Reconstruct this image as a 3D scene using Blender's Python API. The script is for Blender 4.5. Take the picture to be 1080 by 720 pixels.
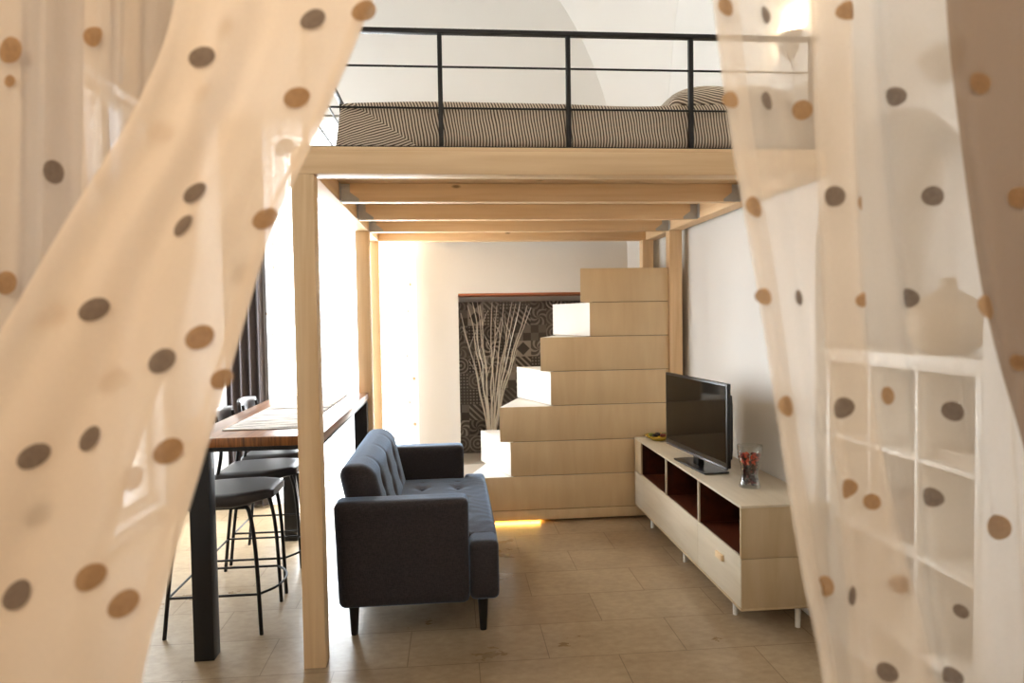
import bpy, bmesh, math, random
import numpy as np
from mathutils import Vector, Matrix
random.seed(7)
for o in list(bpy.data.objects): bpy.data.objects.remove(o)
S = bpy.context.scene
COL = S.collection

# ------------------------------------------------------------------ camera, world, lights, exposure
H, F = 1.50, 712.8
CAM = np.array([[0.99594259, -0.08861668, -0.01566648], [-0.01875458, -0.03412315, -0.99924165], [0.08801489, 0.99548114, -0.03564667]])
cd = bpy.data.cameras.new('camera'); cam = bpy.data.objects.new('camera', cd); COL.objects.link(cam)
cd.sensor_width = 36; cd.lens = F / 1080 * 36; cd.clip_start = 0.05
r_, u_, b_ = CAM[0], -CAM[1], -CAM[2]
cam.matrix_world = Matrix(((r_[0], u_[0], b_[0], 0), (r_[1], u_[1], b_[1], 0), (r_[2], u_[2], b_[2], H), (0, 0, 0, 1)))
cd.dof.use_dof = True; cd.dof.focus_distance = 3.6; cd.dof.aperture_fstop = 3.4
S.camera = cam
def at(u, v, y):                                    # the point at depth y that the eye sees at (u, v)
    d = CAM.T @ np.array([(u - 540) / F, (v - 360) / F, 1.0])
    return Vector((d[0] * y / d[1], y, H + d[2] * y / d[1]))

w = bpy.data.worlds.new('sky'); S.world = w; w.use_nodes = True
bg = w.node_tree.nodes['Background']; bg.inputs[0].default_value = (0.86, 0.93, 1, 1); bg.inputs[1].default_value = 6.0
S.view_settings.view_transform = 'Standard'; S.view_settings.look = 'None'
S.view_settings.gamma = 1; S.view_settings.use_curve_mapping = False
S.view_settings.exposure = 0.15

def area(name, loc, target, sx, sy, power, color):
    d = bpy.data.lights.new(name, 'AREA'); d.shape = 'RECTANGLE'; d.size = sx; d.size_y = sy; d.energy = power; d.color = color
    o = bpy.data.objects.new(name, d); COL.objects.link(o); o.location = loc
    o.rotation_euler = (Vector(target) - Vector(loc)).to_track_quat('-Z', 'Y').to_euler(); return o
# daylight behind the balcony door and the window in the left wall
area('daylight', (-0.93, 6.25, 1.75), (-0.7, 4.0, 1.3), 1.5, 2.8, 400, (0.88, 0.95, 1.0))
area('daylight_side', (-2.75, 4.96, 1.8), (0.3, 4.5, 0.9), 1.2, 2.8, 120, (0.88, 0.95, 1.0))
# warm ceiling lamp of the room the photographer stands in
area('hall_lamp', (-0.70, -0.35, 2.6), (-0.40, 0.85, 1.7), 0.5, 0.5, 17, (1.0, 0.80, 0.60))
area('hall_lamp', (0.75, -0.35, 2.6), (0.55, 0.85, 1.7), 0.5, 0.5, 9, (1.0, 0.80, 0.62))

# ------------------------------------------------------------------ materials
def new_mat(name):
    m = bpy.data.materials.new(name); m.use_nodes = True; nt = m.node_tree
    return m, nt, nt.nodes['Principled BSDF'], nt.nodes['Material Output']
def nd(nt, t, ins=None, **pr):
    n = nt.nodes.new(t)
    for k, v in pr.items(): setattr(n, k, v)
    for k, v in (ins or {}).items():
        if isinstance(v, bpy.types.NodeSocket): nt.links.new(v, n.inputs[k])
        else: n.inputs[k].default_value = v
    return n
def mth(nt, op, a, b=None, c=None):
    n = nd(nt, 'ShaderNodeMath', operation=op)
    for i, v in enumerate((a, b, c)):
        if v is None: continue
        if isinstance(v, bpy.types.NodeSocket): nt.links.new(v, n.inputs[i])
        else: n.inputs[i].default_value = v
    return n.outputs[0]
def mixc(nt, f, a, b):
    n = nd(nt, 'ShaderNodeMix', data_type='RGBA')
    for i, v in ((0, f), (6, a), (7, b)):
        if isinstance(v, bpy.types.NodeSocket): nt.links.new(v, n.inputs[i])
        else: n.inputs[i].default_value = v
    return n.outputs[2]
def rgb(r, g, b):
    f = lambda c: ((c / 255 + .055) / 1.055) ** 2.4 if c > 10 else c / 255 / 12.92
    return (f(r), f(g), f(b), 1)
def coords(nt, scale=(1, 1, 1), kind='Object'):
    tc = nd(nt, 'ShaderNodeTexCoord')
    return nd(nt, 'ShaderNodeMapping', {'Vector': tc.outputs[kind], 'Scale': scale}).outputs[0]
def bump(nt, p, h, strength, dist=0.002):
    b = nd(nt, 'ShaderNodeBump', {'Height': h, 'Strength': strength, 'Distance': dist})
    nt.links.new(b.outputs[0], p.inputs['Normal'])
def plain(name, c, rough=.5, metal=0, var=.04, sc=6.0, spec=.5, coat=0):
    m, nt, p, o = new_mat(name)
    n = nd(nt, 'ShaderNodeTexNoise', {'Vector': coords(nt), 'Scale': sc, 'Detail': 4.0}).outputs[0]
    d = tuple(max(0, x * (1 - var * 2)) for x in c[:3]) + (1,)
    nt.links.new(mixc(nt, n, d, c), p.inputs['Base Color'])
    p.inputs['Roughness'].default_value = rough; p.inputs['Metallic'].default_value = metal
    p.inputs['Specular IOR Level'].default_value = spec; p.inputs['Coat Weight'].default_value = coat
    return m
def wood(name, c1, c2, axis, rough=.5, fine=28.0, knots=0.0, long=1.2, coat=0):
    m, nt, p, o = new_mat(name)
    sc = [fine, fine, fine]; sc[axis] = long
    v = coords(nt, tuple(sc))
    n1 = nd(nt, 'ShaderNodeTexNoise', {'Vector': v, 'Scale': 1.0, 'Detail': 5.0, 'Distortion': .6}).outputs[0]
    s2 = [5.0, 5.0, 5.0]; s2[axis] = .5
    n2 = nd(nt, 'ShaderNodeTexNoise', {'Vector': coords(nt, tuple(s2)), 'Scale': 1.0, 'Detail': 2.0}).outputs[0]
    f = mth(nt, 'MULTIPLY_ADD', n1, .65, mth(nt, 'MULTIPLY', n2, .45))
    rmp = nd(nt, 'ShaderNodeMapRange', {0: f, 1: .38, 2: .72}).outputs[0]
    col = mixc(nt, rmp, c1, c2)
    if knots:
        s3 = [11.0, 11.0, 11.0]; s3[axis] = 4.5
        vo = nd(nt, 'ShaderNodeTexVoronoi', {'Vector': coords(nt, tuple(s3)), 'Scale': 1.0})
        near = nd(nt, 'ShaderNodeMapRange', {0: vo.outputs['Distance'], 1: .05, 2: .13, 3: 1.0, 4: 0.0}).outputs[0]
        some = mth(nt, 'GREATER_THAN', nd(nt, 'ShaderNodeSeparateColor', {0: vo.outputs['Color']}).outputs[0], 1 - knots)
        col = mixc(nt, mth(nt, 'MULTIPLY', mth(nt, 'MULTIPLY', near, some), .75), col, rgb(120, 78, 44))
    nt.links.new(col, p.inputs['Base Color']); p.inputs['Roughness'].default_value = rough
    p.inputs['Coat Weight'].default_value = coat
    bump(nt, p, n1, .15, .001)
    return m
M = {}
M['wall'] = plain('white_lime_plaster', rgb(242, 239, 234), .9, var=.02, sc=3, spec=.2)
M['stone_skirting'] = plain('grey_skirting', rgb(172, 160, 146), .6)
M['soffit_warm'] = plain('soffit_bounce_tint', rgb(188, 112, 72), .7, var=.1)  # orange stands in for warm light bounced onto the niche soffit
pc1, pc2 = rgb(228, 190, 142), rgb(246, 214, 170)
for i, a in enumerate('xyz'): M['pine_' + a] = wood('pine_grain_' + a, pc1, pc2, i, .55, knots=.24)
M['ply'] = wood('birch_ply', rgb(228, 198, 154), rgb(238, 212, 170), 2, .5, fine=14, long=2)
M['ply_edge'] = wood('ply_edge', rgb(150, 116, 76), rgb(172, 136, 92), 0, .6)
M['black_steel'] = plain('black_steel', rgb(26, 25, 26), .45, 0, var=.15, spec=.4)
M['galv'] = plain('galvanised_steel', rgb(206, 203, 198), .5, .15, var=.12, sc=40)
M['birch_white'] = wood('whitened_birch', rgb(198, 184, 160), rgb(214, 202, 180), 1, .45, fine=20, long=2)
M['birch_side'] = wood('tan_birch', rgb(184, 160, 124), rgb(200, 178, 144), 2, .5, fine=14, long=2)
M['mahogany'] = wood('dark_red_brown_wood', rgb(50, 20, 10), rgb(84, 38, 18), 1, .4, fine=18)
M['walnut'] = wood('striped_walnut', rgb(104, 62, 30), rgb(172, 116, 66), 1, .32, fine=40, long=1.0, coat=.2)
M['walnut_end'] = wood('walnut_end_grain', rgb(74, 40, 16), rgb(164, 104, 48), 2, .4, fine=75, long=6)
M['black_wood'] = plain('black_lacquered_wood', rgb(18, 16, 16), .4)
M['tv_black'] = plain('black_plastic', rgb(20, 19, 20), .3, var=.1)
M['tv_trim'] = plain('clear_grey_plastic', rgb(92, 92, 96), .2)
M['screen'] = plain('glossy_screen', rgb(10, 9, 9), .07, var=.02, spec=.35)
M['vinyl'] = plain('dark_grey_vinyl', rgb(66, 63, 64), .38, var=.08, sc=30)
M['white_mat'] = plain('white_laminate', rgb(240, 236, 228), .4)
M['cream_ceramic'] = plain('sand_ceramic', rgb(196, 174, 146), .55, var=.06)
M['white_ceramic'] = plain('white_ceramic', rgb(240, 238, 232), .3)
M['branch'] = wood('white_painted_branch', rgb(232, 224, 212), rgb(250, 246, 238), 2, .8)
M['sconce_plaster'] = plain('grey_white_plaster', rgb(205, 196, 184), .7)
M['yellow_glaze'] = plain('yellow_green_glaze', rgb(196, 160, 44), .25)
M['drape'] = plain('charcoal_drape_cloth', rgb(92, 84, 84), .85, var=.1, sc=50)
M['cord_grey'] = plain('dark_grey_cord', rgb(70, 68, 66), .6)
M['rod'] = plain('brushed_steel_rod', rgb(150, 146, 140), .35, .9)
M['paper'] = plain('magazine_paper', rgb(206, 190, 170), .6, var=.15, sc=80)
M['wicker'] = plain('dark_wicker', rgb(112, 92, 72), .8, var=.3, sc=120)

def emit(name, c, s):
    m, nt, p, o = new_mat(name); p.inputs['Base Color'].default_value = c
    p.inputs['Emission Color'].default_value = c; p.inputs['Emission Strength'].default_value = s; return m
M['led'] = emit('warm_led_strip', (1, .62, .12, 1), 55)
M['bulb'] = emit('lit_bulb', (1, .82, .55, 1), 30)

def floor_mat():
    m, nt, p, o = new_mat('travertine_tiles')
    v = coords(nt)
    br = nd(nt, 'ShaderNodeTexBrick', {'Vector': nd(nt, 'ShaderNodeMapping', {'Vector': v, 'Location': (.22, .12, .37)}).outputs[0], 'Scale': 1.0, 'Mortar Size': .0022, 'Mortar Smooth': 0.0,
            'Brick Width': .62, 'Row Height': .335, 'Color1': rgb(176, 154, 126), 'Color2': rgb(186, 166, 138), 'Mortar': rgb(140, 118, 92)})
    a = nd(nt, 'ShaderNodeTexNoise', {'Vector': nd(nt, 'ShaderNodeMapping', {'Vector': v, 'Location': (3.1, 1.7, .43), 'Scale': (2.2, 3.4, 1)}).outputs[0], 'Scale': 1.0, 'Detail': 6.0, 'Roughness': .6}).outputs[0]
    b = nd(nt, 'ShaderNodeTexNoise', {'Vector': nd(nt, 'ShaderNodeMapping', {'Vector': v, 'Location': (.3, .7, .81), 'Scale': (22, 34, 1)}).outputs[0], 'Scale': 1.0, 'Detail': 4.0, 'Roughness': .6}).outputs[0]
    f = nd(nt, 'ShaderNodeMapRange', {0: mth(nt, 'MULTIPLY_ADD', a, .6, mth(nt, 'MULTIPLY', b, .4)), 1: .28, 2: .7}).outputs[0]
    col = nd(nt, 'ShaderNodeMix', {0: 1.0}, data_type='RGBA', blend_type='MULTIPLY')
    nt.links.new(br.outputs[0], col.inputs[6]); nt.links.new(mixc(nt, f, rgb(196, 186, 172), rgb(255, 254, 250)), col.inputs[7])
    nt.links.new(col.outputs[2], p.inputs['Base Color'])
    nt.links.new(nd(nt, 'ShaderNodeMapRange', {0: a, 1: .3, 2: .7, 3: .26, 4: .40}).outputs[0], p.inputs['Roughness'])
    return m
M['floor'] = floor_mat()

def tile_mat():
    m, nt, p, o = new_mat('patchwork_cement_tiles')
    tc = nd(nt, 'ShaderNodeTexCoord'); sx = nd(nt, 'ShaderNodeSeparateXYZ', {0: tc.outputs['Object']})
    x, z = mth(nt, 'MULTIPLY', sx.outputs[0], 7.0), mth(nt, 'MULTIPLY', sx.outputs[2], 7.0)
    fx, fz = mth(nt, 'FRACT', x), mth(nt, 'FRACT', z)
    cell = nd(nt, 'ShaderNodeCombineXYZ', {0: mth(nt, 'FLOOR', x), 1: mth(nt, 'FLOOR', z)}).outputs[0]
    wn = nd(nt, 'ShaderNodeTexWhiteNoise', {'Vector': cell}, noise_dimensions='2D')
    sr = nd(nt, 'ShaderNodeSeparateColor', {0: wn.outputs['Color']})
    cx, cz = mth(nt, 'SUBTRACT', fx, .5), mth(nt, 'SUBTRACT', fz, .5)
    def dist(a, b): return mth(nt, 'SQRT', mth(nt, 'ADD', mth(nt, 'MULTIPLY', a, a), mth(nt, 'MULTIPLY', b, b)))
    d5x, d5z = mth(nt, 'SUBTRACT', mth(nt, 'FRACT', mth(nt, 'MULTIPLY', fx, 5)), .5), mth(nt, 'SUBTRACT', mth(nt, 'FRACT', mth(nt, 'MULTIPLY', fz, 5)), .5)
    dots = mth(nt, 'LESS_THAN', dist(d5x, d5z), .27)
    diag = mth(nt, 'LESS_THAN', mth(nt, 'FRACT', mth(nt, 'MULTIPLY', mth(nt, 'ADD', fx, fz), 2.5)), .4)
    star = mth(nt, 'GREATER_THAN', mth(nt, 'SINE', mth(nt, 'ADD', mth(nt, 'MULTIPLY', mth(nt, 'ARCTAN2', cz, cx), 6), mth(nt, 'MULTIPLY', dist(cx, cz), 14))), .25)
    ring = mth(nt, 'LESS_THAN', mth(nt, 'FRACT', mth(nt, 'MULTIPLY', dist(cx, cz), 4.5)), .4)
    chk = mth(nt, 'GREATER_THAN', mth(nt, 'MULTIPLY', cx, cz), 0)
    tri = mth(nt, 'GREATER_THAN', mth(nt, 'ADD', mth(nt, 'ABSOLUTE', cx), mth(nt, 'ABSOLUTE', cz)), .42)
    pat = dots
    for th, nx in ((.17, diag), (.36, star), (.54, ring), (.7, tri), (.86, chk)):
        sel = mth(nt, 'GREATER_THAN', sr.outputs[0], th)
        n = nd(nt, 'ShaderNodeMix', data_type='FLOAT'); nt.links.new(sel, n.inputs[0]); nt.links.new(pat, n.inputs[2]); nt.links.new(nx, n.inputs[3]); pat = n.outputs[0]
    lite = mixc(nt, sr.outputs[1], rgb(124, 117, 110), rgb(186, 176, 164))
    dark = mixc(nt, sr.outputs[2], rgb(70, 64, 60), rgb(112, 104, 96))
    nt.links.new(mixc(nt, pat, dark, lite), p.inputs['Base Color']); p.inputs['Roughness'].default_value = .5
    return m
M['tiles'] = tile_mat()

def stripe_mat(name, direction, freq):
    m, nt, p, o = new_mat(name)
    v = coords(nt)
    wob = nd(nt, 'ShaderNodeTexNoise', {'Vector': v, 'Scale': 5.0, 'Detail': 2.0}).outputs[0]
    dp = nd(nt, 'ShaderNodeVectorMath', {0: v, 1: direction}, operation='DOT_PRODUCT').outputs['Value']
    s = mth(nt, 'SINE', mth(nt, 'MULTIPLY', mth(nt, 'MULTIPLY_ADD', wob, .03, dp), freq * 2 * math.pi))
    f = nd(nt, 'ShaderNodeMapRange', {0: s, 1: -.35, 2: .35}).outputs[0]
    nt.links.new(mixc(nt, f, rgb(96, 80, 66), rgb(226, 212, 192)), p.inputs['Base Color']); p.inputs['Roughness'].default_value = .9
    return m
M['stripe_up'] = stripe_mat('striped_cotton', (1, .25, .14), 76)
M['stripe_across'] = stripe_mat('striped_cotton_corner', (-.30, .25, 1), 88)
M['stripe_pillow'] = stripe_mat('striped_cotton_pillow', (.35, .3, 1), 62)

def sofa_mat():
    m, nt, p, o = new_mat('charcoal_tweed')
    a = nd(nt, 'ShaderNodeTexNoise', {'Vector': coords(nt, (60, 60, 420)), 'Scale': 1.0, 'Detail': 2.0}).outputs[0]
    b = nd(nt, 'ShaderNodeTexNoise', {'Vector': coords(nt, (320, 320, 60)), 'Scale': 1.0, 'Detail': 2.0}).outputs[0]
    f = nd(nt, 'ShaderNodeMapRange', {0: mth(nt, 'MULTIPLY_ADD', a, .5, mth(nt, 'MULTIPLY', b, .5)), 1: .35, 2: .65}).outputs[0]
    nt.links.new(mixc(nt, f, rgb(24, 20, 22), rgb(58, 50, 53)), p.inputs['Base Color'])
    p.inputs['Roughness'].default_value = .75; p.inputs['Sheen Weight'].default_value = 1.0; p.inputs['Sheen Roughness'].default_value = .35; p.inputs['Sheen Tint'].default_value = (.5, .7, 1, 1)
    bump(nt, p, f, .3, .001); return m
M['sofa'] = sofa_mat()

def mat_mat():
    m, nt, p, o = new_mat('streaked_placemat_cotton')
    n = nd(nt, 'ShaderNodeTexNoise', {'Vector': coords(nt, (5, 60, 1)), 'Scale': 1.0, 'Detail': 4.0}).outputs[0]
    f = nd(nt, 'ShaderNodeMapRange', {0: n, 1: .50, 2: .60}).outputs[0]
    nt.links.new(mixc(nt, f, rgb(226, 220, 212), rgb(108, 100, 96)), p.inputs['Base Color']); p.inputs['Roughness'].default_value = .9
    return m
M['placemat'] = mat_mat()

def sheer(name, c, clear, weave=900, tl=.45, mott=.93):
    m, nt, p, o = new_mat(name); nt.nodes.remove(p)
    n = nd(nt, 'ShaderNodeTexNoise', {'Vector': coords(nt, (40, 40, weave * .03)), 'Scale': 6.0, 'Detail': 3.0}).outputs[0]
    col = mixc(nt, n, tuple(x * mott for x in c[:3]) + (1,), c)
    d = nd(nt, 'ShaderNodeBsdfDiffuse', {'Color': col}); t = nd(nt, 'ShaderNodeBsdfTranslucent', {'Color': col})
    a = nd(nt, 'ShaderNodeMixShader', {0: tl, 1: d.outputs[0], 2: t.outputs[0]})
    tr = nd(nt, 'ShaderNodeBsdfTransparent')
    k = nd(nt, 'ShaderNodeMixShader', {0: clear, 1: a.outputs[0], 2: tr.outputs[0]})
    nt.links.new(k.outputs[0], o.inputs[0]); return m
M['sheer'] = sheer('cream_voile', rgb(246, 232, 212), .48)
M['sheer_left'] = sheer('cream_voile_soft', rgb(250, 234, 212), .26)
M['sheer_thick'] = sheer('cream_voile_gathered', rgb(246, 230, 208), .12)
M['sheer_window'] = sheer('white_voile', rgb(250, 250, 250), .5, tl=.7)
M['sheer_shaded'] = sheer('shade_toned_voile', rgb(154, 132, 110), .12)  # voile given a darker colour that paints in its missing light
M['dot_grey'] = sheer('grey_brown_felt_dot', rgb(146, 130, 116), .10, mott=.55)
M['dot_ochre'] = sheer('ochre_felt_dot', rgb(190, 152, 110), .10, mott=.62)

def pane_mat():
    m, nt, p, o = new_mat('window_glass'); nt.nodes.remove(p)
    k = nd(nt, 'ShaderNodeMixShader', {0: .06, 1: nd(nt, 'ShaderNodeBsdfTransparent').outputs[0], 2: nd(nt, 'ShaderNodeBsdfGlossy', {'Roughness': .02}).outputs[0]})
    nt.links.new(k.outputs[0], o.inputs[0]); return m
M['pane'] = pane_mat()
def glass_mat():
    m, nt, p, o = new_mat('clear_glass'); nt.nodes.remove(p)
    lw = nd(nt, 'ShaderNodeLayerWeight', {'Blend': .35}).outputs['Facing']
    fc = nd(nt, 'ShaderNodeMapRange', {0: lw, 1: .1, 2: 1.0, 3: .06, 4: .75}).outputs[0]
    k = nd(nt, 'ShaderNodeMixShader', {0: fc, 1: nd(nt, 'ShaderNodeBsdfTransparent', {'Color': (.97, .98, .97, 1)}).outputs[0], 2: nd(nt, 'ShaderNodeBsdfGlossy', {'Roughness': .03}).outputs[0]})
    nt.links.new(k.outputs[0], o.inputs[0]); return m
M['glass'] = glass_mat()

# ------------------------------------------------------------------ builders
class MB:
    def __init__(s): s.bm = bmesh.new(); s.mi = 0
    def add(s, src):
        me = bpy.data.meshes.new('t'); src.to_mesh(me); src.free()
        n = len(s.bm.faces); s.bm.from_mesh(me); bpy.data.meshes.remove(me)
        s.bm.faces.ensure_lookup_table()
        for f in s.bm.faces[n:]: f.material_index = s.mi
        return s
    def box(s, x0, x1, y0, y1, z0, z1, bev=.002, seg=2, mat=None):
        b = bmesh.new(); bmesh.ops.create_cube(b, size=1)
        for v in b.verts: v.co = Vector(((x0 + x1) / 2 + v.co.x * (x1 - x0), (y0 + y1) / 2 + v.co.y * (y1 - y0), (z0 + z1) / 2 + v.co.z * (z1 - z0)))
        if bev: bmesh.ops.bevel(b, geom=b.edges[:], offset=bev, segments=seg, affect='EDGES', profile=.5)
        if mat is not None: bmesh.ops.transform(b, matrix=mat, verts=b.verts)
        return s.add(b)
    def prism(s, poly, z0, z1, bev=.002):           # poly in plan
        b = bmesh.new(); lo = [b.verts.new((x, y, z0)) for x, y in poly]; hi = [b.verts.new((x, y, z1)) for x, y in poly]; n = len(poly)
        b.faces.new(lo[::-1]); b.faces.new(hi)
        for i in range(n): b.faces.new((lo[i], lo[(i + 1) % n], hi[(i + 1) % n], hi[i]))
        bmesh.ops.recalc_face_normals(b, faces=b.faces)
        if bev: bmesh.ops.bevel(b, geom=b.edges[:], offset=bev, segments=2, affect='EDGES', profile=.5)
        return s.add(b)
    def tube(s, pts, r, n=10, cap=True, closed=False):
        pts = [Vector(p) for p in pts]; m = len(pts); rr = r if isinstance(r, (list, tuple)) else [r] * m
        b = bmesh.new(); rings = []; ref = None
        for i, p in enumerate(pts):
            a = pts[(i - 1) % m] if (closed or i) else p; c = pts[(i + 1) % m] if (closed or i < m - 1) else p
            t = (c - a).normalized()
            if ref is None: ref = t.orthogonal().normalized()
            ref = (ref - t * ref.dot(t)).normalized(); q = t.cross(ref)
            rings.append([b.verts.new(p + rr[i] * (ref * math.cos(2 * math.pi * k / n) + q * math.sin(2 * math.pi * k / n))) for k in range(n)])
        for i in range(m if closed else m - 1):
            A, B = rings[i], rings[(i + 1) % m]
            for k in range(n): b.faces.new((A[k], A[(k + 1) % n], B[(k + 1) % n], B[k]))
        if cap and not closed: b.faces.new(rings[0][::-1]); b.faces.new(rings[-1])
        bmesh.ops.recalc_face_normals(b, faces=b.faces)
        return s.add(b)
    def lathe(s, prof, c, n=40):
        b = bmesh.new(); rings = []
        for r, z in prof:
            rings.append([b.verts.new((c[0] + r * math.cos(2 * math.pi * k / n), c[1] + r * math.sin(2 * math.pi * k / n), c[2] + z)) for k in range(n)] if r > 1e-6 else [b.verts.new((c[0], c[1], c[2] + z))])
        for A, B in zip(rings, rings[1:]):
            for k in range(n):
                q = [A[k % len(A)], A[(k + 1) % len(A)], B[(k + 1) % len(B)], B[k % len(B)]]
                u = [];
                for x in q:
                    if x not in u: u.append(x)
                if len(u) > 2: b.faces.new(u)
        bmesh.ops.recalc_face_normals(b, faces=b.faces)
        return s.add(b)
    def soft(s, x0, x1, y0, y1, z0, z1, r, n=(8, 8, 8), disp=None, mat=None):   # rounded, finely divided block
        b = bmesh.new(); c = Vector(((x0 + x1) / 2, (y0 + y1) / 2, (z0 + z1) / 2)); h = Vector(((x1 - x0) / 2, (y1 - y0) / 2, (z1 - z0) / 2))
        V = {}
        def vert(i, j, k):
            if (i, j, k) not in V:
                q = Vector((-1 + 2 * i / n[0], -1 + 2 * j / n[1], -1 + 2 * k / n[2]))
                p = Vector((q.x * h.x, q.y * h.y, q.z * h.z))
                inn = Vector([max(-(h[a] - r), min(h[a] - r, p[a])) for a in range(3)])
                d = p - inn
                if d.length > 1e-9: p = inn + d.normalized() * r
                p = p + c
                if disp: p = disp(p)
                V[(i, j, k)] = b.verts.new(p)
            return V[(i, j, k)]
        for a in range(3):
            u, v = (a + 1) % 3, (a + 2) % 3
            for side in (0, n[a]):
                for i in range(n[u]):
                    for j in range(n[v]):
                        q = []
                        for di, dj in ((0, 0), (1, 0), (1, 1), (0, 1)):
                            idx = [0, 0, 0]; idx[a] = side; idx[u] = i + di; idx[v] = j + dj; q.append(vert(*idx))
                        b.faces.new(q if side else q[::-1])
        bmesh.ops.recalc_face_normals(b, faces=b.faces)
        if mat is not None: bmesh.ops.transform(b, matrix=mat, verts=b.verts)
        return s.add(b)
    def sheet(s, P, ns, nt):
        b = bmesh.new(); g = [[b.verts.new(P(i / ns, j / nt)) for i in range(ns + 1)] for j in range(nt + 1)]
        for j in range(nt):
            for i in range(ns): b.faces.new((g[j][i], g[j][i + 1], g[j + 1][i + 1], g[j + 1][i]))
        return s.add(b)
    def poly(s, pts):
        b = bmesh.new(); b.faces.new([b.verts.new(p) for p in pts]); return s.add(b)
    def build(s, name, mats, parent=None, smooth=True, at_=None):
        me = bpy.data.meshes.new(name)
        off = Vector((0, 0, 0)); q = parent
        while q is not None: off += q.location; q = q.parent
        if at_ is not None and parent is None: off = Vector(at_)
        bmesh.ops.translate(s.bm, verts=s.bm.verts, vec=-off)
        s.bm.to_mesh(me); s.bm.free()
        for m in (mats if isinstance(mats, (list, tuple)) else [mats]): me.materials.append(m)
        if smooth:
            for f in me.polygons: f.use_smooth = True
            me.set_sharp_from_angle(angle=math.radians(40))
        o = bpy.data.objects.new(name, me); COL.objects.link(o)
        if parent is not None: o.parent = parent
        elif at_ is not None: o.location = at_
        return o
def thing(name, loc, label, cat, group=None):
    o = bpy.data.objects.new(name, None); COL.objects.link(o); o.location = loc; o.empty_display_size = .05
    return tag(o, label, cat, group)
def tag(o, label, cat, group=None):
    o['label'] = label; o['category'] = cat
    if group: o['group'] = group
    return o
def struct(o): o['kind'] = 'structure'; return o
def holed(mb, outer, holes):                       # a flat wall with openings
    b = bmesh.new(); ed = []
    for loop in [outer] + holes:
        vs = [b.verts.new(p) for p in loop]
        ed += [b.edges.new((vs[i], vs[(i + 1) % len(vs)])) for i in range(len(vs))]
    bmesh.ops.triangle_fill(b, use_beauty=True, edges=ed); return mb.add(b)
def reveal(mb, loop, d, back=False):
    n = len(loop); q = [Vector(p) + Vector(d) for p in loop]
    for i in range(n): mb.poly([loop[i], loop[(i + 1) % n], q[(i + 1) % n], q[i]])
    if back: mb.poly(q)

# ------------------------------------------------------------------ room shell
XL, XR, YB, YF, ZT = -2.25, 1.735, 5.65, 0.62, 4.75
f = MB(); f.box(XL - .3, XR + .6, -2.7, YB + 1.6, -.12, 0, 0); struct(f.build('floor', M['floor']))

WX0, WX1, WZ = -1.42, -.40, 2.98                    # balcony door opening
NX0, NX1, NZ0, NZ1 = .055, 1.50, .27, 1.705          # tiled niche
wb = MB()
win = [(WX0, YB, .0), (WX1, YB, .0), (WX1, YB, WZ), (WX0, YB, WZ)]
nic = [(NX0, YB, NZ0), (NX1, YB, NZ0), (NX1, YB, NZ1), (NX0, YB, NZ1)]
holed(wb, [(XL - .3, YB, -.1), (XR + .6, YB, -.1), (XR + .6, YB, ZT + .4), (XL - .3, YB, ZT + .4)], [[(a, b, max(c, .002)) for a, b, c in win], nic])
reveal(wb, win, (0, .32, 0)); reveal(wb, nic, (0, .50, 0), True)
wb.box(XL - .3, WX0, YB + .05, YB + .32, -.1, ZT + .4, 0)
struct(wb.build('wall_back', M['wall'], smooth=False))
t = MB(); t.box(NX0 + .002, NX1 - .002, YB + .475, YB + .495, NZ0 + .002, NZ1 - .06, 0); struct(t.build('trim_1', M['tiles'], smooth=False))
t = MB(); t.box(NX0 + .001, NX1 - .001, YB + .002, YB + .49, NZ1 - .016, NZ1 - .001, .001); struct(t.build('trim_2', M['soffit_warm']))  # added soffit strip, bounce light put into its colour
t = MB(); t.box(XL + .02, WX0 - .02, YB - .02, YB - .001, 0, .25, .004); struct(t.build('baseboard_back', M['stone_skirting']))

VY0, VY1, VZ0, VZ1 = 4.46, 5.46, .10, 3.12              # left window opening
wl = MB(); wo = [(XL, VY0, VZ0), (XL, VY1, VZ0), (XL, VY1, VZ1), (XL, VY0, VZ1)]
holed(wl, [(XL, -2.6, -.1), (XL, YB, -.1), (XL, YB, ZT + .4), (XL, -2.6, ZT + .4)], [wo]); reveal(wl, wo, (-.25, 0, 0))
holed(wl, [(XL - .25, -2.6, -.1), (XL - .25, YB, -.1), (XL - .25, YB, ZT + .4), (XL - .25, -2.6, ZT + .4)], [[(a - .25, b, c) for a, b, c in wo]]); struct(wl.build('wall_left', M['wall'], smooth=False))
wr = MB(); cy, cz, R_ = 2.585, 1.775, .515
arch = [(XR, cy - R_, .002)] + [(XR, cy - R_ * math.cos(a), cz + R_ * math.sin(a)) for a in [math.pi * i / 32 for i in range(33)]] + [(XR, cy + R_, .002)]
holed(wr, [(XR, -2.6, -.1), (XR, YB, -.1), (XR, YB, ZT + .4), (XR, -2.6, ZT + .4)], [arch]); reveal(wr, arch, (.43, 0, 0), True)
struct(wr.build('wall_right', M['wall'], smooth=False))
wf = MB(); open_ = [(-.95, YF, .002), (1.0, YF, .002), (1.0, YF, 2.75), (-.95, YF, 2.75)]
outer = [(XL - .1, YF, -.1), (XR + .1, YF, -.1), (XR + .1, YF, ZT + .4), (XL - .1, YF, ZT + .4)]
holed(wf, outer, [open_]); holed(wf, [(a, YF - .2, c) for a, b, c in outer], [[(a, YF - .2, c) for a, b, c in open_]]); reveal(wf, open_, (0, -.2, 0))
struct(wf.build('wall_front', M['wall'], smooth=False))
wn = MB(); wn.box(XL - .2, XR + .2, -2.7, -2.55, -.1, 3.3, 0); struct(wn.build('wall_hall', M['wall'], smooth=False))

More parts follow.
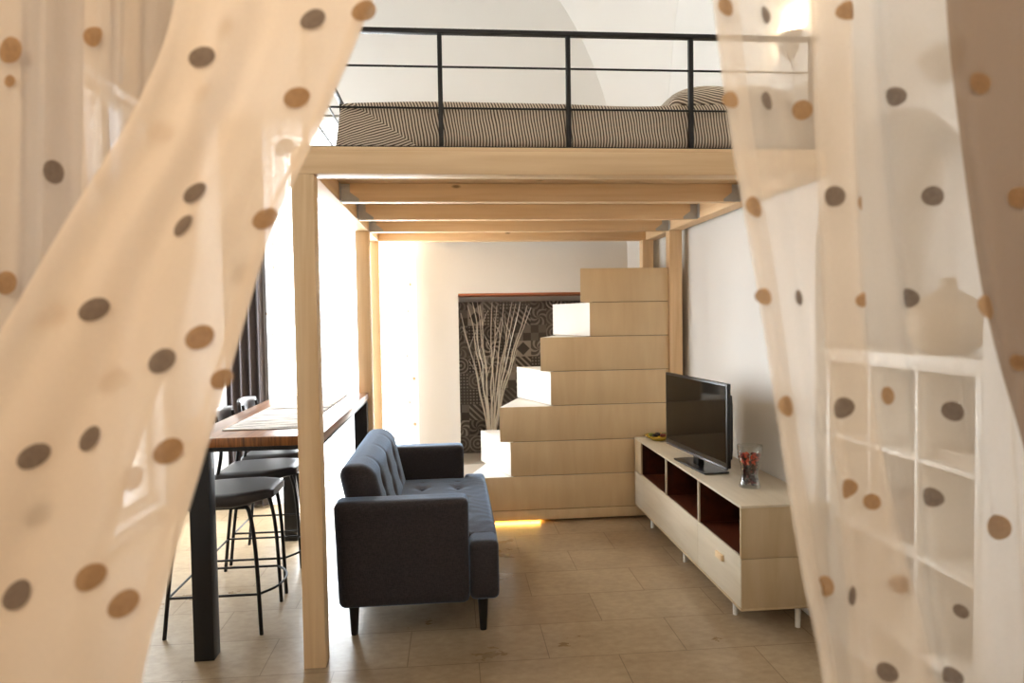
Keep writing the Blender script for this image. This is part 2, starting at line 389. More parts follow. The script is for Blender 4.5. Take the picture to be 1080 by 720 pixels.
# star vault: flat crown with pendentives that grow out of the corners
ce = MB(); ce.box(XL - .3, XR + .6, YF - .2, YB + .3, ZT, ZT + .1, 0); ce.box(XL - .3, XR + .6, -2.7, YF - .1, 3.15, 3.25, 0)
def off_at(k): return .24 + 1.62 * (1 - math.sqrt(max(0, 1 - k ** 2.4)))
for sx, xw in ((-1, XR), (1, XL)):
    for sy, yw in ((-1, YB), (1, YF)):
        z0 = 1.75
        if sy == 1: z0 = 2.9
        def P(s, q, sx=sx, sy=sy, xw=xw, yw=yw, z0=z0):
            z = z0 + (ZT - z0) * q; o = off_at(q) * (1 if z0 < 2 else .6) - (.24 if q == 0 else 0)
            A = Vector((xw + sx * o, yw + sy * .001, z)); B = Vector((xw + sx * .001, yw + sy * o, z))
            p = A.lerp(B, s); bow = math.sin(math.pi * s) * o * .12
            return p + Vector((-sx, -sy, 0)).normalized() * bow
        ce.sheet(P, 14, 30)
struct(ce.build('ceiling', M['wall']))

# balcony door behind the voile
wd = bpy.data.objects.new('window_1', None); COL.objects.link(wd); wd.location = ((WX0 + WX1) / 2, YB + .2, 0); struct(wd)
fr = MB()
fr.box(WX0 + .002, WX0 + .06, YB + .16, YB + .23, .004, WZ - .002); fr.box(WX1 - .06, WX1 - .002, YB + .16, YB + .23, .004, WZ - .002)
fr.box(WX0 + .06, WX1 - .06, YB + .16, YB + .23, WZ - .07, WZ - .002); fr.box(WX0 + .06, WX1 - .06, YB + .16, YB + .23, .004, .09)
mid = (WX0 + WX1) / 2; fr.box(mid - .05, mid + .05, YB + .16, YB + .23, .09, WZ - .07); fr.box(WX0 + .06, WX1 - .06, YB + .17, YB + .22, 2.2, 2.28)
fr.build('window_frame', M['white_mat'], wd)
for a, b in ((WX0 + .05, mid - .04), (mid + .04, WX1 - .05)):
    g = MB(); g.box(a, b, YB + .19, YB + .198, .08, WZ - .06, 0); g.build('pane', M['pane'], wd)

w2 = bpy.data.objects.new('window_2', None); COL.objects.link(w2); w2.location = (XL - .15, (VY0 + VY1) / 2, VZ0); struct(w2)
fr = MB(); a, b = XL - .18, XL - .11; my = (VY0 + VY1) / 2
fr.box(a, b, VY0 + .002, VY0 + .06, VZ0 + .002, VZ1 - .002); fr.box(a, b, VY1 - .06, VY1 - .002, VZ0 + .002, VZ1 - .002)
fr.box(a, b, VY0 + .06, VY1 - .06, VZ1 - .07, VZ1 - .002); fr.box(a, b, VY0 + .06, VY1 - .06, VZ0 + .002, VZ0 + .08); fr.box(a, b, my - .05, my + .05, VZ0 + .08, VZ1 - .07)
fr.build('window_frame', M['white_mat'], w2)
for y0, y1 in ((VY0 + .05, my - .04), (my + .04, VY1 - .05)):
    g = MB(); g.box(XL - .149, XL - .141, y0, y1, VZ0 + .07, VZ1 - .06, 0); g.build('pane', M['pane'], w2)

# ------------------------------------------------------------------ loft bed
LX0, LX1, LY0, LY1, LZ = -.663, 1.69, 2.93, 5.53, 2.117
loft = thing('loft_bed', (.5, 4.2, 0), 'pine loft bed frame on square posts with black steel railing', 'loft bed')
T = .096
for x0, y0, zt in ((LX0, LY0, LZ), (LX0 + .003, 4.80, LZ), (LX0 + .003, 5.44, LZ), (LX1 - T, 4.835, LZ), (LX1 - T - .03, 5.436, LZ), (LX1 - T, LY0, LZ)):
    if (x0 > 1 and y0 < 4): continue
    m = MB(); m.box(x0, x0 + T - .003, y0, y0 + .09, .0, zt - .0005, .003); m.build('post', M['pine_z'], loft)
bz = LZ + .097
for args, ax in (((LX0, LX1, LY0, LY0 + .10, LZ, bz), 'x'), ((LX0 + T, LX1 - T, LY1 - .09, LY1, LZ, bz), 'x'), ((LX0, LX0 + T - .002, LY0 + .10, LY1, LZ, bz), 'y'), ((LX1 - T, LX1, LY0 + .10, LY1, LZ, bz), 'y')):
    m = MB(); m.box(*args, .003); m.build('beam', M['pine_' + ax], loft)
for y in (3.62, 4.27, 4.86):
    m = MB(); m.box(LX0 + T + .001, LX1 - T - .001, y, y + .062, LZ, bz, .003); m.build('joist', M['pine_x'], loft)
    for x, sg in ((LX0 + T, 1), (LX1 - T, -1)):
        m = MB()
        a, b = sorted((x, x + sg * .048)); m.box(a, b, y - .003, y - .0005, LZ - .001, bz - .004, 0)
        b_ = bmesh.new(); vs = [b_.verts.new(p) for p in ((x + sg * .048, y - .002, LZ), (x + sg * .095, y - .002, LZ), (x + sg * .095, y - .002, LZ + .015), (x + sg * .048, y - .002, LZ + .05))]; b_.faces.new(vs if sg < 0 else vs[::-1]); m.add(b_)
        m.box(min(x, x + sg * .003), max(x, x + sg * .003), y - .04, y, LZ + .004, bz - .004, 0)
        for k in range(3): m.box(x + sg * .018 - .003, x + sg * .018 + .003, y - .005, y - .002, LZ + .02 + .025 * k, LZ + .026 + .025 * k, 0)
        m.build('joist_hanger', M['galv'], loft)
m = MB()
for k in range(18):
    y = LY0 + .01 + k * .1445; m.box(LX0 + .01, LX1 - .01, y, y + .139, bz + .001, bz + .02, .001)
m.build('platform', M['pine_x'], loft)
rl = MB(); RY = LY0 + .03; dz = bz + .02
RX0, RX1 = LX0 + .06, LX1 - .02
rl.box(RX0 - .013, RX1, RY - .006, RY + .03, dz, dz + .008, .001); rail0 = rl.build('railing', M['black_steel'], loft)
m = MB(); m.box(RX0 - .013, RX1, RY - .010, RY + .022, 2.722, 2.740, .002); m.build('top_rail', M['black_steel'], rail0)
for z in (2.583, 2.407):
    m = MB(); m.tube([(RX0, RY + .006, z), (RX1, RY + .006, z)], .0045); m.build('rail', M['black_steel'], rail0)
for x in (RX0, -.031, .527, 1.079, 1.64):
    m = MB(); m.box(x - .010, x + .010, RY - .006, RY + .018, dz + .008, 2.722, .002); m.build('upright', M['black_steel'], rail0)
m = MB(); m.box(RX0 - .012, RX0 + .012, RY + .022, LY1 - .05, 2.722, 2.738, .002); m.build('top_rail', M['black_steel'], rail0)
for z in (2.583, 2.407):
    m = MB(); m.tube([(RX0, RY + .018, z), (RX0, LY1 - .06, z)], .0045); m.build('rail', M['black_steel'], rail0)
for y in (3.95, 4.7, LY1 - .06):
    m = MB(); m.box(RX0 - .009, RX0 + .009, y - .009, y + .009, dz, 2.722, .002); m.build('upright', M['black_steel'], rail0)

# mattress and pillow
MX0, MX1, MY0, MY1, MZ0, MZ1 = -.478, 1.665, 3.0, 4.75, dz + .002, 2.462
ms = MB()
def md(p):
    p = p.copy(); k = max(0, min(1, (p.z - MZ0) / .2))
    p.y += .006 * math.sin(p.x * 9) * k; p.z += .005 * math.sin(p.x * 5 + 1) * (k > .9); p.x += .012 * (1 - k) * (p.x < -.4) * -1
    return p
ms.soft(MX0, MX1, MY0, MY1, MZ0, MZ1, .055, (60, 24, 12), md)
mo = ms.build('mattress', M['stripe_up'], at_=(.56, 3.9, MZ0)); tag(mo, 'mattress in brown and cream striped sheet lying on the loft', 'mattress')
fo = MB()
def FP(s, q):
    top = Vector((MX0 + .02 + .05 * s, MY0 + .022 - .03 * s, MZ1 - .03)); bot = Vector((MX0 - .005 + .36 * s, MY0 - .012 - .006 * math.sin(s * 7), MZ0 + .004))
    p = top.lerp(bot, q); p.y -= .006 * math.sin(math.pi * s) + .005 * math.sin(q * 3) ; return p
fo.sheet(FP, 16, 16)
fo_o = fo.build('sheet_fold', M['stripe_across'], mo); so = fo_o.modifiers.new('th', 'SOLIDIFY'); so.thickness = .003
pl = MB()
def pd(p):
    q = p.copy(); a = (q.x - 1.36) / .31; b = (q.y - 3.36) / .24
    e = (1 - min(1, abs(a)) ** 2.2) * (1 - min(1, abs(b)) ** 2.2)
    q.z = MZ1 + .012 + (q.z - MZ1 - .01) * (.25 + .75 * e ** .5) + .012 * math.sin(a * 4 + b * 3) * e + .02 * max(0, a); return q
pl.soft(1.05, 1.66, 3.12, 3.6, MZ1 + .01, MZ1 + .165, .05, (24, 18, 8), pd)
tag(pl.build('pillow', M['stripe_pillow'], at_=(1.36, 3.36, MZ1 + .01)), 'crumpled striped pillow lying on the loft mattress near its right end', 'pillow')

# ------------------------------------------------------------------ stairs
st = thing('staircase', (.9, 5.15, 0), 'pale plywood storage stairs with staggered treads beside the television bench', 'stairs')
SY0, SY1, SXR = 4.86, 5.432, 1.590
ztop = [1.848, 1.599, 1.350, 1.100, .850, .592, .340]
xf = [.934, 1.001, .635, .708, .331, .407, .077]; xb = [1.13, .815, .835, .515, .525, .215, .275]
for k in range(7):
    z1 = ztop[k]; z0 = (ztop[k + 1] if k < 6 else .090) + .005
    m = MB(); m.prism([(xf[k], SY0), (SXR, SY0), (SXR, SY1), (xb[k], SY1)], z0, z1, .002)
    so_ = m.build('step', [M['ply'], M['white_mat']], st)
    for fc in so_.data.polygons:                     # treads and risers are faced in white laminate
        if fc.normal.z > .7 or fc.normal.x < -.6: fc.material_index = 1
    m = MB(); m.prism([(max(xf[k], xf[min(k + 1, 6)]) + .02, SY0 + .003), (SXR - .003, SY0 + .003), (SXR - .003, SY1 - .003), (max(xb[k], xb[min(k + 1, 6)]) + .03, SY1 - .003)], z0 - .0045, z0 - .0002, 0)
    m.build('shadow_gap_batten', M['ply_edge'], so_)
m = MB(); m.prism([(.085, SY0 + .002), (SXR, SY0 + .002), (SXR, SY1), (.27, SY1)], .018, .0895, .001); pb = m.build('plinth', M['ply'], st)
m = MB(); m.box(.35, 1.5, SY0 + .16, SY0 + .2, .0, .0178, 0); m.box(.35, 1.5, SY1 - .1, SY1 - .06, .0, .0178, 0); m.build('foot_batten', M['ply_edge'], st)
m = MB(); m.box(.12, .62, SY0 + .03, SY0 + .04, .010, .0175, 0); m.build('light_strip', M['led'], st)

# ------------------------------------------------------------------ sofa
sf = thing('sofa', (-.2, 3.9, 0), 'charcoal tweed two seat sofa with button tufting and black tapered legs', 'sofa')
SA0, SA1 = 3.16, 4.64
def armd(p):
    q = p.copy(); q.x += -.008 * (q.z - .4) / .25 * (q.x < -.3); return q
for y0, y1 in ((SA0, SA0 + .14), (SA1 - .14, SA1)):
    m = MB(); m.soft(-.56, .062, y0, y1, .148, .65, .032, (24, 10, 20), armd); m.build('armrest', M['sofa'], sf)
SB = [(3.62, -.20), (3.90, -.20), (4.18, -.20), (3.62, .02), (3.90, .02), (4.18, .02)]
def seatd(p):
    q = p.copy()
    if q.z > .38:
        u = (q.y - 3.9) / .62; q.z -= .012 * max(0, abs(u) - .7) / .3; q.z += .0008 * math.sin(q.y * 70 + 3 * math.sin(q.x * 30 + q.y * 9)) * (q.x > -.05)
        q.z += .018 * max(0, 1 - u * u) * max(0, 1 - ((q.x + .1) / .34) ** 2)
        for by, bx in SB: q.z -= .022 * math.exp(-((q.y - by) ** 2 + (q.x - bx) ** 2) / .0018)
        for bx in (-.20, .02): q.z -= .006 * math.exp(-((q.x - bx) / .02) ** 2) * (abs(q.y - 3.9) < .45)
    return q
m = MB(); m.soft(-.44, .205, SA0 + .138, SA1 - .138, .152, .445, .028, (44, 80, 10), seatd); seat = m.build('seat_cushion', M['sofa'], sf)
for y0, y1 in ((SA0 + .012, SA0 + .26), (SA1 - .26, SA1 - .012)):
    m = MB(); m.soft(.062, .204, y0, y1, .155, .436, .03, (10, 12, 14)); m.build('seat_front', M['sofa'], sf)
def backd(p):
    q = p.copy(); k = (q.z - .36) / .43
    q.x += -.10 * k + .02
    if q.x > -.44 + -.10 * k + .02:
        for by in (3.56, 3.90, 4.24):
            for bz_ in (.54, .66): q.x -= .026 * math.exp(-((q.y - by) ** 2 + (q.z - bz_) ** 2) / .0016)
            q.x -= .006 * math.exp(-((q.y - by) / .016) ** 2) * (q.z > .42)
    return q
m = MB(); m.soft(-.50, -.32, SA0 + .142, SA1 - .142, .36, .79, .075, (16, 70, 30), backd); back = m.build('backrest', M['sofa'], sf)
m = MB(); m.soft(-.555, -.40, SA0 + .141, SA1 - .141, .152, .62, .03, (6, 20, 10)); m.build('back_frame', M['sofa'], sf)
for bx, by in [(b[1], b[0]) for b in SB]:
    m = MB(); m.soft(bx - .012, bx + .012, by - .012, by + .012, .432, .446, .006, (6, 6, 4)); m.build('button', M['sofa'], seat)
for by in (3.56, 3.90, 4.24):
    for bz_ in (.54, .66):
        x = -.32 - .10 * (bz_ - .36) / .43 + .02 - .03
        m = MB(); m.soft(x - .006, x + .007, by - .012, by + .012, bz_ - .012, bz_ + .012, .006, (4, 6, 6)); m.build('button', M['sofa'], back)
for x, y in ((.124, 3.213), (-.49, 3.235), (.124, 4.58), (-.49, 4.56)):
    m = MB(); m.lathe([(0, 0), (.016, 0), (.026, .156), (0, .156)], (x, y, 0), 20); m.build('leg', M['black_wood'], sf)

# ------------------------------------------------------------------ television bench
tb = thing('television_bench', (1.52, 3.9, 0), 'low whitened birch television bench with three open compartments along right wall', 'television bench')
BX0, BX1, BY0, BY1, BZ0, BZ1 = 1.312, 1.728, 2.985, 4.812, .120, .614
m = MB(); m.box(BX0 - .002, BX1, BY0 - .002, BY1, BZ1 - .012, BZ1, .001); m.build('top_panel', M['birch_white'], tb)
m = MB()
m.box(BX0, BX1, BY0, BY0 + .014, .3645, BZ1 - .0125, .001); m.box(BX0 + .004, BX1, BY0, BY0 + .014, BZ0 + .012, .3625, .001)
m.box(BX0, BX1, BY1 - .170, BY1, .366, BZ1 - .0125, .001); m.box(BX0 + .018, BX1, BY1 - .014, BY1, BZ0 + .012, .365, .001)
m.box(BX0 - .001, BX1, BY0 - .001, BY1, BZ0, BZ0 + .0115, .001)
m.build('carcass', M['birch_side'], tb)
for y in (3.534, 4.094):
    m = MB(); m.box(BX0, BX1 - .012, y - .007, y + .007, .376, BZ1 - .0125, .001); m.build('divider', M['birch_white'], tb)
cuts = [(BY0 + .0145, 3.5265), (3.5415, 4.0865), (4.1015, BY1 - .1705)]
for a, b in cuts:
    m = MB(); m.box(BX0 + .010, BX1 - .012, a, b, .366, .3755, 0); m.box(BX1 - .016, BX1 - .012, a, b, .3757, BZ1 - .013, 0)
    m.box(BX0 + .010, BX1 - .017, a, a + .003, .3757, BZ1 - .013, 0); m.box(BX0 + .010, BX1 - .017, b - .003, b, .3757, BZ1 - .013, 0)
    m.build('compartment_lining', M['mahogany'], tb)
m = MB(); m.box(BX0, BX0 + .016, BY0 + .004, 3.538, BZ0 + .0125, .3745, .001); dr = m.build('drawer', M['birch_white'], tb)
m = MB(); m.box(BX0 - .014, BX0 - .0005, 3.185, 3.265, .283, .312, .001); m.build('handle', M['ply'], dr)
m = MB(); m.box(BX0, BX0 + .016, 3.541, BY1, BZ0 + .0125, .3745, .001); m.build('flap_door', M['birch_white'], tb)
for x in (1.385, 1.62):
    for y in (3.22 if x < 1.5 else 3.05, 3.95, 4.62):
        m = MB(); m.lathe([(0, 0), (.012, 0), (.014, .119), (0, .119)], (x, y, 0), 16); m.build('leg', M['white_mat'], tb)

# television
tv = thing('television', (1.44, 3.86, BZ1), 'black flat screen television standing on the low birch bench', 'television')
A, Bq = Vector((1.352, 4.20, 0)), Vector((1.420, 3.395, 0)); tx = (Bq - A).normalized(); nrm = Vector((-tx.y, tx.x, 0));
if nrm.x > 0: nrm = -nrm
c0 = (A + Bq) / 2; TW = (Bq - A).length
TM = Matrix(((tx.x, -nrm.x, 0, c0.x), (tx.y, -nrm.y, 0, c0.y), (0, 0, 1, 0), (0, 0, 0, 1)))     # local x along the screen, y away from the viewer
z0, z1 = .690, 1.136
m = MB(); m.box(-TW / 2, TW / 2, 0, .022, z0, z1, .004, 3, TM); m.soft(-TW / 2 + .04, TW / 2 - .04, .018, .062, z0 + .03, z1 - .06, .02, (8, 4, 6), None, TM); m.build('casing', M['tv_black'], tv)
m = MB(); m.box(-TW / 2 + .014, TW / 2 - .014, -.0012, .002, z0 + .028, z1 - .014, 0, 1, TM); m.build('screen', M['screen'], tv)
m = MB(); m.box(-TW / 2 + .01, TW / 2 - .01, -.004, .012, z0 - .010, z0 + .004, .003, 2, TM); m.build('bottom_trim', M['tv_trim'], tv)
m = MB(); m.box(-.035, .035, .012, .05, BZ1 + .012, z0 + .06, .006, 2, TM)
m.soft(-.21, .21, -.035, .115, BZ1 + .0005, BZ1 + .014, .006, (12, 8, 3), None, TM); m.build('stand', M['tv_black'], tv)

# glass of potpourri, bowl
gx, gy = 1.505, 3.315
gl = MB(); pr = [(0, .0), (.052, .0), (.054, .008), (.047, .03), (.040, .065), (.046, .11), (.060, .165), (.063, .215)]
gl.lathe(pr + [(.060, .215), (.057, .166), (.043, .11), (.037, .066), (.043, .03), (.046, .016), (0, .012)], (gx, gy, BZ1 + .0005), 40)
tag(gl.build('glass_vase', M['glass'], at_=(gx, gy, BZ1)), 'clear waisted glass vase filled with red potpourri on the bench', 'vase')
cols = [plain('dried_petal_red', rgb(214, 70, 30), .7), plain('dried_petal_brown', rgb(70, 34, 24), .8), plain('dried_petal_dark_red', rgb(128, 32, 26), .8), plain('dried_leaf_dark', rgb(44, 32, 24), .8)]
pp = MB(); rnd = random.Random(3)
def rad(z):
    q = [(.016, .042), (.03, .040), (.066, .034), (.11, .040), (.166, .054)]
    for (a, ra), (b, rb) in zip(q, q[1:]):
        if z <= b: return ra + (rb - ra) * (z - a) / (b - a)
    return .05
for k in range(380):
    z = rnd.uniform(.022, .166); r = (rad(z) - .005) * math.sqrt(rnd.uniform(.35, 1)); a = rnd.uniform(0, 6.28)
    s_ = rnd.uniform(.007, .012); c = (gx + r * math.cos(a), gy + r * math.sin(a), BZ1 + z)
    pp.mi = (rnd.choice([0, 0, 2, 1]) if z > .12 else rnd.choice([1, 2, 3, 3, 1]))
    mt = Matrix.Translation(c) @ Matrix.Rotation(rnd.uniform(0, 6), 4, Vector((rnd.random(), rnd.random(), rnd.random() + .01)).normalized())
    pp.soft(-s_, s_, -s_ * .8, s_ * .8, -s_ * .3, s_ * .3, s_ * .28, (2, 2, 2), None, mt)
po = tag(pp.build('potpourri', cols, at_=(gx, gy, BZ1 + .02)), 'red and brown dried petals filling the waisted glass vase', 'potpourri'); po['kind'] = 'stuff'
bx, by = 1.445, 4.66
bo = MB(); bo.lathe([(0, 0), (.045, 0), (.05, .006), (.085, .022), (.10, .034), (.096, .036), (.08, .026), (.045, .012), (0, .010)], (bx, by, BZ1 + .0005), 36)
tag(bo.build('bowl', M['yellow_glaze'], at_=(bx, by, BZ1)), 'shallow yellow glazed bowl at the far end of the bench', 'bowl')
pcm = [plain('dark_glass_pebble', rgb(44, 34, 28), .2), plain('green_pebble', rgb(120, 124, 50), .4), plain('red_brown_pebble', rgb(112, 40, 26), .4)]
for k, (dx, dy, q) in enumerate(((-.03, -.02, 0), (.025, -.025, 2), (.0, .02, 0), (-.045, .02, 1), (.045, .015, 1))):
    pb_ = MB(); pb_.soft(bx + dx - .02, bx + dx + .02, by + dy - .016, by + dy + .016, BZ1 + .024, BZ1 + .05, .012, (6, 6, 6))
    tag(pb_.build('pebble', pcm[q], at_=(bx + dx, by + dy, BZ1 + .025)), ['dark pebble at the left front of the yellow bowl', 'red brown pebble at the front of the yellow bowl', 'dark pebble in the middle of the yellow bowl', 'green pebble at the left rim of the yellow bowl', 'green pebble at the right rim of the yellow bowl'][k], 'pebble', 'pebbles in the yellow bowl')

# ------------------------------------------------------------------ bar table, placemats, stools
tbx0, tbx1, tby0, tby1, tz = -1.195, -.588, 3.045, 4.765, .992
bt = thing('bar_table', ((tbx0 + tbx1) / 2, 3.9, 0), 'high bar table with striped walnut top and black steel legs', 'table')
m = MB(); m.box(tbx0, tbx1, tby0, tby1, tz - .042, tz, .002); top_ = m.build('tabletop', [M['walnut'], M['walnut_end']], bt)
for fc in top_.data.polygons:
    if abs(fc.normal.y) > .7: fc.material_index = 1
m = MB(); m.box(tbx0 + .01, tbx1 - .01, tby0 + .006, tby0 + .05, tz - .062, tz - .0425, .001); m.box(tbx0 + .01, tbx1 - .01, tby1 - .05, tby1 - .006, tz - .062, tz - .0425, .001)
m.box(tbx0 + .01, tbx0 + .05, tby0 + .05, tby1 - .05, tz - .062, tz - .0425, .001); m.box(tbx1 - .05, tbx1 - .01, tby0 + .05, tby1 - .05, tz - .062, tz - .0425, .001); m.build('frame', M['black_steel'], bt)
for x in (tbx0 + .032, tbx1 - .09):
    for y in (tby0 + .006, tby1 - .09):
        m = MB(); m.box(x, x + .086, y, y + .08, 0, tz - .0625, .002); m.build('leg', M['black_steel'], bt)
for i, (y0, y1) in enumerate(((3.235, 3.965), (3.985, 4.66))):
    m = MB(); m.sheet(lambda s, q, y0=y0, y1=y1: Vector((-1.075 + .365 * s, y0 + (y1 - y0) * q, tz + .002 + .0012 * math.sin(q * 37 + s * 5))), 16, 40)
    o = m.build('placemat', M['placemat'], at_=(-.89, (y0 + y1) / 2, tz)); q = o.modifiers.new('th', 'SOLIDIFY'); q.thickness = .0025; q.offset = 1
    tag(o, ('white placemat with grey streaks on the near end of the bar table', 'white streaked placemat on the far end of the bar table')[i], 'placemat', 'placemats on the bar table')

def bez(p, n=8):
    p = [Vector(x) for x in p]; out = []
    q = [p[0] * 2 - p[1]] + p + [p[-1] * 2 - p[-2]]
    for i in range(1, len(q) - 2):
        for k in range(n):
            t = k / n; a, b, c, d = q[i - 1:i + 3]
            out.append(.5 * ((2 * b) + (c - a) * t + (2 * a - 5 * b + 4 * c - d) * t * t + (3 * b - a - 3 * c + d) * t ** 3))
    return out + [p[-1]]
SLAB = ['nearest black bar stool tucked under the near end of the walnut bar table', 'middle black bar stool of the three along the walnut bar table', 'farthest black bar stool tucked under the far end of the walnut bar table']
def make_stool(y):
    s = thing('bar_stool', (-1.15, y, 0), SLAB[0], 'bar stool', 'bar stools along the table')
    def sd(p):
        q = p.copy(); k = (q.x + 1.32) / .44
        q.y = y + (q.y - y) * (.80 + .2 * math.sin(math.pi * min(1, max(0, k * .85 + .1)))) * (1 - .30 * max(0, k - .7) / .3)
        if q.z < .64: q.z += .03 * max(0, k - .6) / .4; 
        q.z += .012 * abs(q.y - y) / .2 * 0 + .012 * k * (q.z > .65)
        return q
    m = MB(); m.soft(-1.32, -.885, y - .20, y + .20, .612, .672, .028, (22, 18, 8), sd); m.build('seat', M['vinyl'], s)
    R = .0095
    for sg in (-1, 1):
        m = MB(); m.tube(bez([(-1.02, y + sg * .13, .606), (-.985, y + sg * .165, .585), (-.955, y + sg * .185, .40), (-.937, y + sg * .19, .0)]), R); m.build('leg', M['black_steel'], s)
        m = MB(); m.tube(bez([(-1.385, y + sg * .19, .0), (-1.345, y + sg * .185, .35), (-1.30, y + sg * .165, .62), (-1.275, y + sg * .15, .80), (-1.30, y + sg * .14, .98)]), R); m.build('back_leg', M['black_steel'], s)
    m = MB(); z = .195
    m.tube([(-1.363, y - .188, z), (-.946, y - .188, z)], .006); m.tube([(-1.363, y + .188, z), (-.946, y + .188, z)], .006)
    m.tube(bez([(-.946, y - .188, z), (-.885, y - .10, z), (-.868, y, z), (-.885, y + .10, z), (-.946, y + .188, z)]), .006); m.tube([(-1.363, y - .188, z), (-1.363, y + .188, z)], .006)
    m.build('footrest', M['black_steel'], s)
    for sg in (-1, 1):
        m = MB(); m.box(-1.29, -1.0, y + sg * .14 - .01, y + sg * .14 + .01, .598, .612, .002); m.build('seat_bracket', M['black_steel'], s)
    m = MB()
    def BP(sv, q):
        a = (sv - .5) * 2; return Vector((-1.295 - .03 * (1 - a * a) - .012 * q, y + a * .165, .86 + .155 * q - .012 * a * a))
    m.sheet(BP, 18, 6); o = m.build('backrest', M['vinyl'], s); so_ = o.modifiers.new('th', 'SOLIDIFY'); so_.thickness = .02
    return s
def copy_tree(o, parent=None):
    c = o.copy(); COL.objects.link(c)
    if parent is not None: c.parent = parent
    for ch in list(o.children): copy_tree(ch, c)
    return c
s0 = make_stool(3.475)
for i, y in enumerate((3.965, 4.445)):
    c = copy_tree(s0); c.location.y = y; c['label'] = SLAB[i + 1]

# ------------------------------------------------------------------ branches behind the stairs
vx, vy = .322, 5.86
va = MB(); va.lathe([(0, 0), (.05, 0), (.06, .02), (.055, .10), (.036, .17), (.04, .19), (.036, .19), (.031, .17), (.05, .10), (.05, .02), (0, .012)], (vx, vy, NZ0 + .001), 28)
tag(va.build('bottle_vase', M['white_ceramic'], at_=(vx, vy, NZ0)), 'white vase holding bare branches in the niche, mostly behind the stairs', 'vase')
rnd = random.Random(11)
tops = [(486, 330), (493, 322), (498, 318), (503, 316), (506, 322), (519, 318), (524, 322), (531, 320), (540, 318), (544, 320), (549, 318), (556, 322), (560, 324), (488, 345)]
for k, (u, v) in enumerate(tops):
    tp = at(u, v, vy + rnd.uniform(-.08, .12)); m = MB()
    b0 = Vector((vx + rnd.uniform(-.018, .018), vy + rnd.uniform(-.018, .018), NZ0 + .05)); nk = Vector((vx + (tp.x - vx) * .12, vy + rnd.uniform(-.012, .012), NZ0 + .25))
    pts = [b0, nk]
    for j in range(1, 7):
        t_ = j / 6; p = nk.lerp(tp, t_); ex = (1 - t_) * t_ * (-(tp.x - vx) * .3)
        pts.append(p + Vector((ex + (rnd.uniform(-.012, .012) if j < 6 else 0), rnd.uniform(-.012, .012), 0)))
    pts = bez(pts, 4); n = len(pts); m.tube(pts, [.0080 - .0048 * i / n for i in range(n)], 7)
    for j in range(2):
        i = int(n * rnd.uniform(.5, .85)); p = pts[i]; e = p + Vector((rnd.uniform(-.07, .07), rnd.uniform(-.03, .03), rnd.uniform(.10, .2)))
        if e.z < NZ1 - .03: m.tube(bez([p, p.lerp(e, .5) + Vector((rnd.uniform(-.01, .01), 0, .0)), e], 4), [.0035 - .0018 * q / 8 for q in range(9)], 6)
    tag(m.build('branch', M['branch'], at_=tuple(b0)), 'bare white branch standing in the vase before the patterned tiles', 'branch', 'bare white branches in the niche')

# ------------------------------------------------------------------ balcony door curtains
def wavy(mb, x0, x1, y, z0, z1, amp, k, ns=90, ntt=12, ph=0):
    mb.sheet(lambda s, q: Vector((x0 + (x1 - x0) * s, y + amp * math.sin(2 * math.pi * k * s + ph) * (.6 + .4 * (1 - q)), z0 + (z1 - z0) * q)), ns, ntt)
WY = 5.585
cu = MB(); wavy(cu, -1.50, -.285, WY - .03, .02, 3.10, .010, 14, 160); P0 = lambda s, q: Vector((-1.50 + 1.215 * s, WY - .03 + .010 * math.sin(2 * math.pi * 14 * s) * (.6 + .4 * (1 - q)), .02 + 3.08 * q))
rnd = random.Random(5)
for i in range(9):
    for j in range(16):
        s_ = (i + .5 + rnd.uniform(-.3, .3)) / 9; q_ = (j + .5 * (i % 2) + rnd.uniform(-.15, .15)) / 16.5 + .02
        c = P0(s_, q_); cu.mi = 1 + (i + j) % 2
        cu.poly([c + Vector((.014 * math.cos(a), -.003, .014 * math.sin(a))) for a in [2 * math.pi * k / 14 for k in range(14)]])
tag(cu.build('sheer_curtain', [M['sheer_window'], M['dot_grey'], M['dot_ochre']], at_=(-.9, WY, .02)), 'white dotted voile curtain glowing over the bright balcony door', 'curtain')
dp = MB(); wavy(dp, -1.80, -1.475, WY - .03, .02, 3.10, .035, 4.5, 110); o = dp.build('drape', M['drape'], at_=(-1.63, WY, .02)); q = o.modifiers.new('th', 'SOLIDIFY'); q.thickness = .003
tag(o, 'charcoal drape hanging left of the bright balcony door behind the bar table', 'drape')
m = MB(); m.tube([(-1.9, WY - .03, 3.125), (-.2, WY - .03, 3.125)], .012); m.lathe([(0, 0), (.02, .01), (.02, .03), (0, .04)], (-.2, WY - .03, 3.105), 16)
for x in (-1.86, -.24): m.tube([(x, WY - .03, 3.125), (x, YB, 3.125)], .008)
tag(m.build('curtain_rod', M['rod'], at_=(-1, WY, 3.125)), 'thin steel curtain rod above the balcony door', 'curtain rod')

